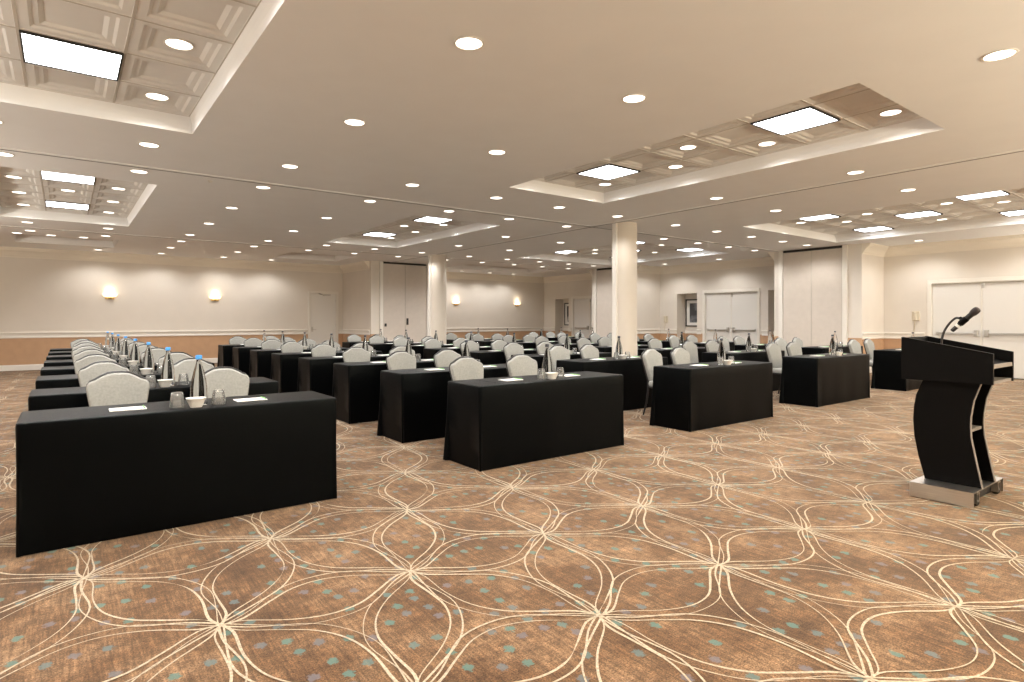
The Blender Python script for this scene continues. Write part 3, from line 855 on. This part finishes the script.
tb0 = make_table(); ch0 = make_chair()
bt_blue = make_bottle(M['bluecap']); bt_dark = make_bottle(M['darkcap']); tu0 = make_tumbler(); bo0 = make_bowl(); pd0 = make_pad()
used = set()
def get(proto):
    if proto.name in used: return copy_tree(proto)
    used.add(proto.name); return proto
CN = ['leftmost column', 'second column', 'middle column', 'fourth column', 'rightmost column']
RN = ['front row', 'second row', 'third row', 'fourth row', 'fifth row', 'sixth row', 'seventh row', 'back row']
U0 = [-0.21, 2.90, 5.91, 9.13, 12.50]
V0 = [4.30 + 1.49 * k for k in range(8)]
OFF = {(2, 1): (-0.22, 0.10)}
CHU = {(3, 0): (0.93, 1.62), (4, 0): (0.74, 1.46), (0, 0): (0.53, 1.31), (1, 0): (0.66, 1.38), (2, 0): (0.76, 1.47)}
for c in range(5):
    for r in range(8):
        du, dv = OFF.get((c, r), (0, 0))
        dv += (0, 0, 0.03, 0.10, 0.10)[c]
        u, v = U0[c] + du, V0[r] + dv
        rnd = random.Random(c * 31 + r * 7)
        at = 'in the %s of the %s' % (RN[r], CN[c])
        t = get(tb0); t.location = (u, v, 0); tag(t, 'conference table draped to the floor in black cloth, %s' % at[3:], 'table', 'black draped conference tables')
        cu = u + TL / 2
        for n, dx in enumerate(CHU.get((c, r), (TL / 2 - 0.37, TL / 2 + 0.40) if c == 0 else (TL / 2 - 0.31, TL / 2 + 0.42))):
            k = get(ch0); k.location = (u + dx + rnd.uniform(-0.03, 0.03), v + 0.95 + rnd.uniform(-0.03, 0.05), 0); k.rotation_euler = (0, 0, rnd.uniform(-0.08, 0.08))
            tag(k, 'grey upholstered banquet chair, %s seat, %s of the %s' % (('left', 'right')[n], RN[r], CN[c]), 'chair', 'grey banquet chairs')
        b = get(bt_blue if c == 0 else bt_dark); b.location = (cu + 0.03, v + 0.21, TH + 0.0005)
        tag(b, '%s-capped glass water bottle, %s of the %s' % ('blue' if c == 0 else 'dark', RN[r], CN[c]), 'bottle', 'glass water bottles')
        b = get(bo0); b.location = (cu - 0.005, v + 0.10, TH + 0.0005)
        tag(b, 'small white dish before the bottle, %s of the %s' % (RN[r], CN[c]), 'dish', 'white dishes on the tables')
        for n, (dx, dy) in enumerate(((-0.11, 0.13), (0.14, 0.14))):
            g = get(tu0); g.location = (cu + dx, v + dy, TH + 0.0005)
            tag(g, 'upturned clear tumbler, %s of the bottle, %s of the %s' % (('left', 'right')[n], RN[r], CN[c]), 'glass', 'upturned tumblers')
        for n, (dx, dy) in enumerate(((-0.385, 0.25), (0.37, 0.25))):
            p = get(pd0); p.location = (cu + dx + rnd.uniform(-0.02, 0.02), v + dy, TH + 0.0005); p.rotation_euler = (0, 0, rnd.uniform(-0.06, 0.06))
            tag(p, 'white notepad and green pen, %s place, %s of the %s' % (('left', 'right')[n], RN[r], CN[c]), 'notepad', 'white notepads')

# ------------------------------------------------------------------ lectern (speaker side towards -V)
LU, LV = 5.43, 1.57
lec = tag(empty('lectern', (LU, LV, 0)), 'black lectern with curved body on a brushed steel base', 'lectern')
def plate(bm, x0, x1, pts):        # plate in the y-z plane between x0 and x1
    a = [bm.verts.new((x0, y, z)) for y, z in pts]; b = [bm.verts.new((x1, y, z)) for y, z in pts]
    bm.faces.new(a); bm.faces.new(b[::-1])
    for k in range(len(a)): bm.faces.new((a[k], b[k], b[(k + 1) % len(a)], a[(k + 1) % len(a)]))
L2 = lambda v: v - LV
front = [(1.725, 0.108), (1.77, 0.28), (1.798, 0.433), (1.806, 0.56), (1.80, 0.66), (1.786, 0.748), (1.737, 0.872)]
rear = [(1.379, 0.872), (1.423, 0.736), (1.440, 0.62), (1.443, 0.55), (1.439, 0.463), (1.409, 0.297), (1.373, 0.108)]
prof = [(L2(a), z) for a, z in front + rear]
for s in (-1, 1):
    bm = bmesh.new(); plate(bm, *sorted((s * 0.135, s * 0.16)), prof); link('side_panel', bm, M['laminate'], parent=lec)
    bm = bmesh.new(); rp = [(L2(a), z) for a, z in rear]
    pts2 = rp + [(y - 0.004, z) for y, z in reversed(rp)]
    plate(bm, *sorted((s * 0.133, s * 0.162)), pts2); link('edge_strip', bm, M['edgeband'], parent=lec)
bm = bmesh.new(); fp = [(L2(a), z) for a, z in front]
plate(bm, -0.135, 0.135, [(y - 0.001, z) for y, z in fp] + [(y - 0.024, z) for y, z in reversed(fp)]); link('front_panel', bm, M['laminate'], parent=lec, smooth=True)
bm = bmesh.new(); box(bm, -0.134, 0.134, L2(1.45), L2(1.78), 0.50, 0.522, bevel=0.002); link('shelf', bm, M['edgeband'], parent=lec)
# top box
yb, yf = L2(1.285), L2(1.855)
for s in (-1, 1):
    bm = bmesh.new(); plate(bm, *sorted((s * 0.228, s * 0.25)), [(yb, 0.872), (yf, 0.872), (yf, 1.193), (yf - 0.01, 1.196), (yb, 1.09)]); link('top_side_panel', bm, M['laminate'], parent=lec)
bm = bmesh.new(); box(bm, -0.228, 0.228, yf - 0.022, yf, 0.872, 1.192); link('top_front_panel', bm, M['laminate'], parent=lec)
bm = bmesh.new(); box(bm, -0.228, 0.228, yb + 0.01, yf - 0.022, 0.873, 0.893); link('top_floor', bm, M['edgeband'], parent=lec)
bm = bmesh.new(); plate(bm, -0.228, 0.228, [(yb + 0.02, 0.985), (yb + 0.02, 1.010), (yf - 0.023, 1.13), (yf - 0.023, 1.105)]); link('reading_desk', bm, M['laminate'], parent=lec)
bm = bmesh.new(); box(bm, -0.228, 0.228, yb + 0.004, yb + 0.0195, 0.984, 1.012); link('desk_edge', bm, M['edgeband'], parent=lec)
# steel plinth with open rear
bm = bmesh.new()
X, Y0, Y1, Z0, Z1 = 0.345, L2(1.37), L2(1.765), 0.006, 0.107
box(bm, -X, -X + 0.006, Y0, Y1, Z0, Z1); box(bm, X - 0.006, X, Y0, Y1, Z0, Z1); box(bm, -X + 0.006, X - 0.006, Y1 - 0.006, Y1, Z0, Z1); box(bm, -X, X, Y0, Y1, Z1 - 0.001, Z1 + 0.005)
link('steel_plinth', bm, M['steel'], parent=lec)
bm = bmesh.new(); box(bm, -X + 0.008, X - 0.008, Y0 + 0.05, Y1 - 0.008, 0.012, Z1 - 0.003); link('plinth_core', bm, M['dark'], parent=lec)
for s in (-1, 1):
    bm = bmesh.new(); 
    cx = s * (X - 0.10)
    r = bmesh.ops.create_cone(bm, cap_ends=True, segments=18, radius1=0.026, radius2=0.026, depth=0.022, matrix=Matrix.Translation((cx, Y0 + 0.022, 0.027)) @ Matrix.Rotation(PI / 2, 4, 'Y'))
    w = link('caster', bm, M['frame'], parent=lec)
    bm = bmesh.new(); box(bm, cx - 0.022, cx - 0.014, Y0 + 0.0, Y0 + 0.046, 0.02, 0.09); box(bm, cx + 0.014, cx + 0.022, Y0 + 0.0, Y0 + 0.046, 0.02, 0.09); box(bm, cx - 0.03, cx + 0.03, Y0, Y0 + 0.046, 0.088, 0.100)
    link('caster_bracket', bm, M['chrome'], parent=w)
# microphone on its gooseneck: rests in the lectern's clip, a thing of its own
mic = tag(empty('microphone', (LU - 0.03, 1.63, 1.12)), 'handheld microphone clipped to a gooseneck on the black lectern', 'microphone')
MV = lambda v, z, du=0.0: (du, v - 1.63, z - 1.12)
bm = bmesh.new()
gp = [Vector(MV(1.658, 1.105)), Vector(MV(1.657, 1.171)), Vector(MV(1.640, 1.240)), Vector(MV(1.608, 1.299)), Vector(MV(1.573, 1.337)), Vector(MV(1.552, 1.342)), Vector(MV(1.53, 1.330))]
tube(bm, spline(gp, 5), 0.0085, 10); link('gooseneck', bm, M['frame'], parent=mic, smooth=True)
def axis_lathe(prof, a, b, m, name, seg=16):
    bm = bmesh.new(); lathe(bm, prof, seg)
    d = (Vector(b) - Vector(a)).normalized()
    rot = Vector((0, 0, 1)).rotation_difference(d).to_matrix().to_4x4()
    bm.transform(Matrix.Translation(a) @ rot)
    return link(name, bm, m, parent=mic, smooth=True)
A, B = MV(1.592, 1.243), MV(1.425, 1.413); Ln = (Vector(B) - Vector(A)).length
axis_lathe([(0, 0), (0.014, 0.001), (0.0155, 0.012), (0.0155, 0.045), (0.0165, 0.046), (0.0165, 0.066), (0.017, 0.067), (0.020, Ln - 0.065), (0.022, Ln - 0.058), (0, Ln - 0.057)], A, B, M['frame'], 'handle')
axis_lathe([(0.0172, 0.046), (0.0176, 0.048), (0.0178, 0.064), (0.0174, 0.066)], A, B, M['matboard'], 'silver_band')
axis_lathe([(0.0, Ln - 0.060), (0.021, Ln - 0.060), (0.025, Ln - 0.050), (0.027, Ln - 0.035), (0.0265, Ln - 0.02), (0.022, Ln - 0.006), (0.012, Ln), (0, Ln + 0.001)], A, B, M['mesh'], 'grille')
bm = bmesh.new(); q = Vector(A).lerp(Vector(B), 0.42)
lathe(bm, [(0.0205, -0.025), (0.0225, -0.02), (0.0225, 0.03), (0.0205, 0.034)], 16)
bm.transform(Matrix.Translation(q) @ Vector((0, 0, 1)).rotation_difference((Vector(B) - Vector(A)).normalized()).to_matrix().to_4x4())
tube(bm, [q + Vector((0, 0.0, 0.02)), q + Vector((0, 0.015, 0.030)), Vector(MV(1.545, 1.340))], 0.009, 8)
link('clip', bm, M['laminate'], parent=mic, smooth=True)

# ------------------------------------------------------------------ camera, world, view
w = bpy.data.worlds.new('World'); SC.world = w; w.use_nodes = True
w.node_tree.nodes['Background'].inputs[0].default_value = (0.9, 0.85, 0.8, 1); w.node_tree.nodes['Background'].inputs[1].default_value = 0.0
cam = bpy.data.cameras.new('camera'); co = bpy.data.objects.new('camera', cam); COL.objects.link(co)
co.location = (0, 0, 1.325); co.rotation_euler = (PI / 2, 0, -0.6468)
cam.sensor_width = 36; cam.lens = 594 / 1024 * 36; cam.shift_y = -(341 - 320.2) / 1024; cam.clip_start = 0.05; cam.clip_end = 100
SC.camera = co
vs = SC.view_settings
SC.display_settings.display_device = 'sRGB'
vs.view_transform = 'Standard'; vs.look = 'None'; vs.gamma = 1; vs.exposure = 0.35
try: vs.use_curve_mapping = False
except Exception: pass
cy = SC.cycles
cy.use_denoising = True
cy.max_bounces = 10; cy.diffuse_bounces = 6; cy.glossy_bounces = 4; cy.transmission_bounces = 8; cy.transparent_max_bounces = 8
cy.caustics_reflective = False; cy.caustics_refractive = False
cy.sample_clamp_indirect = 4.0
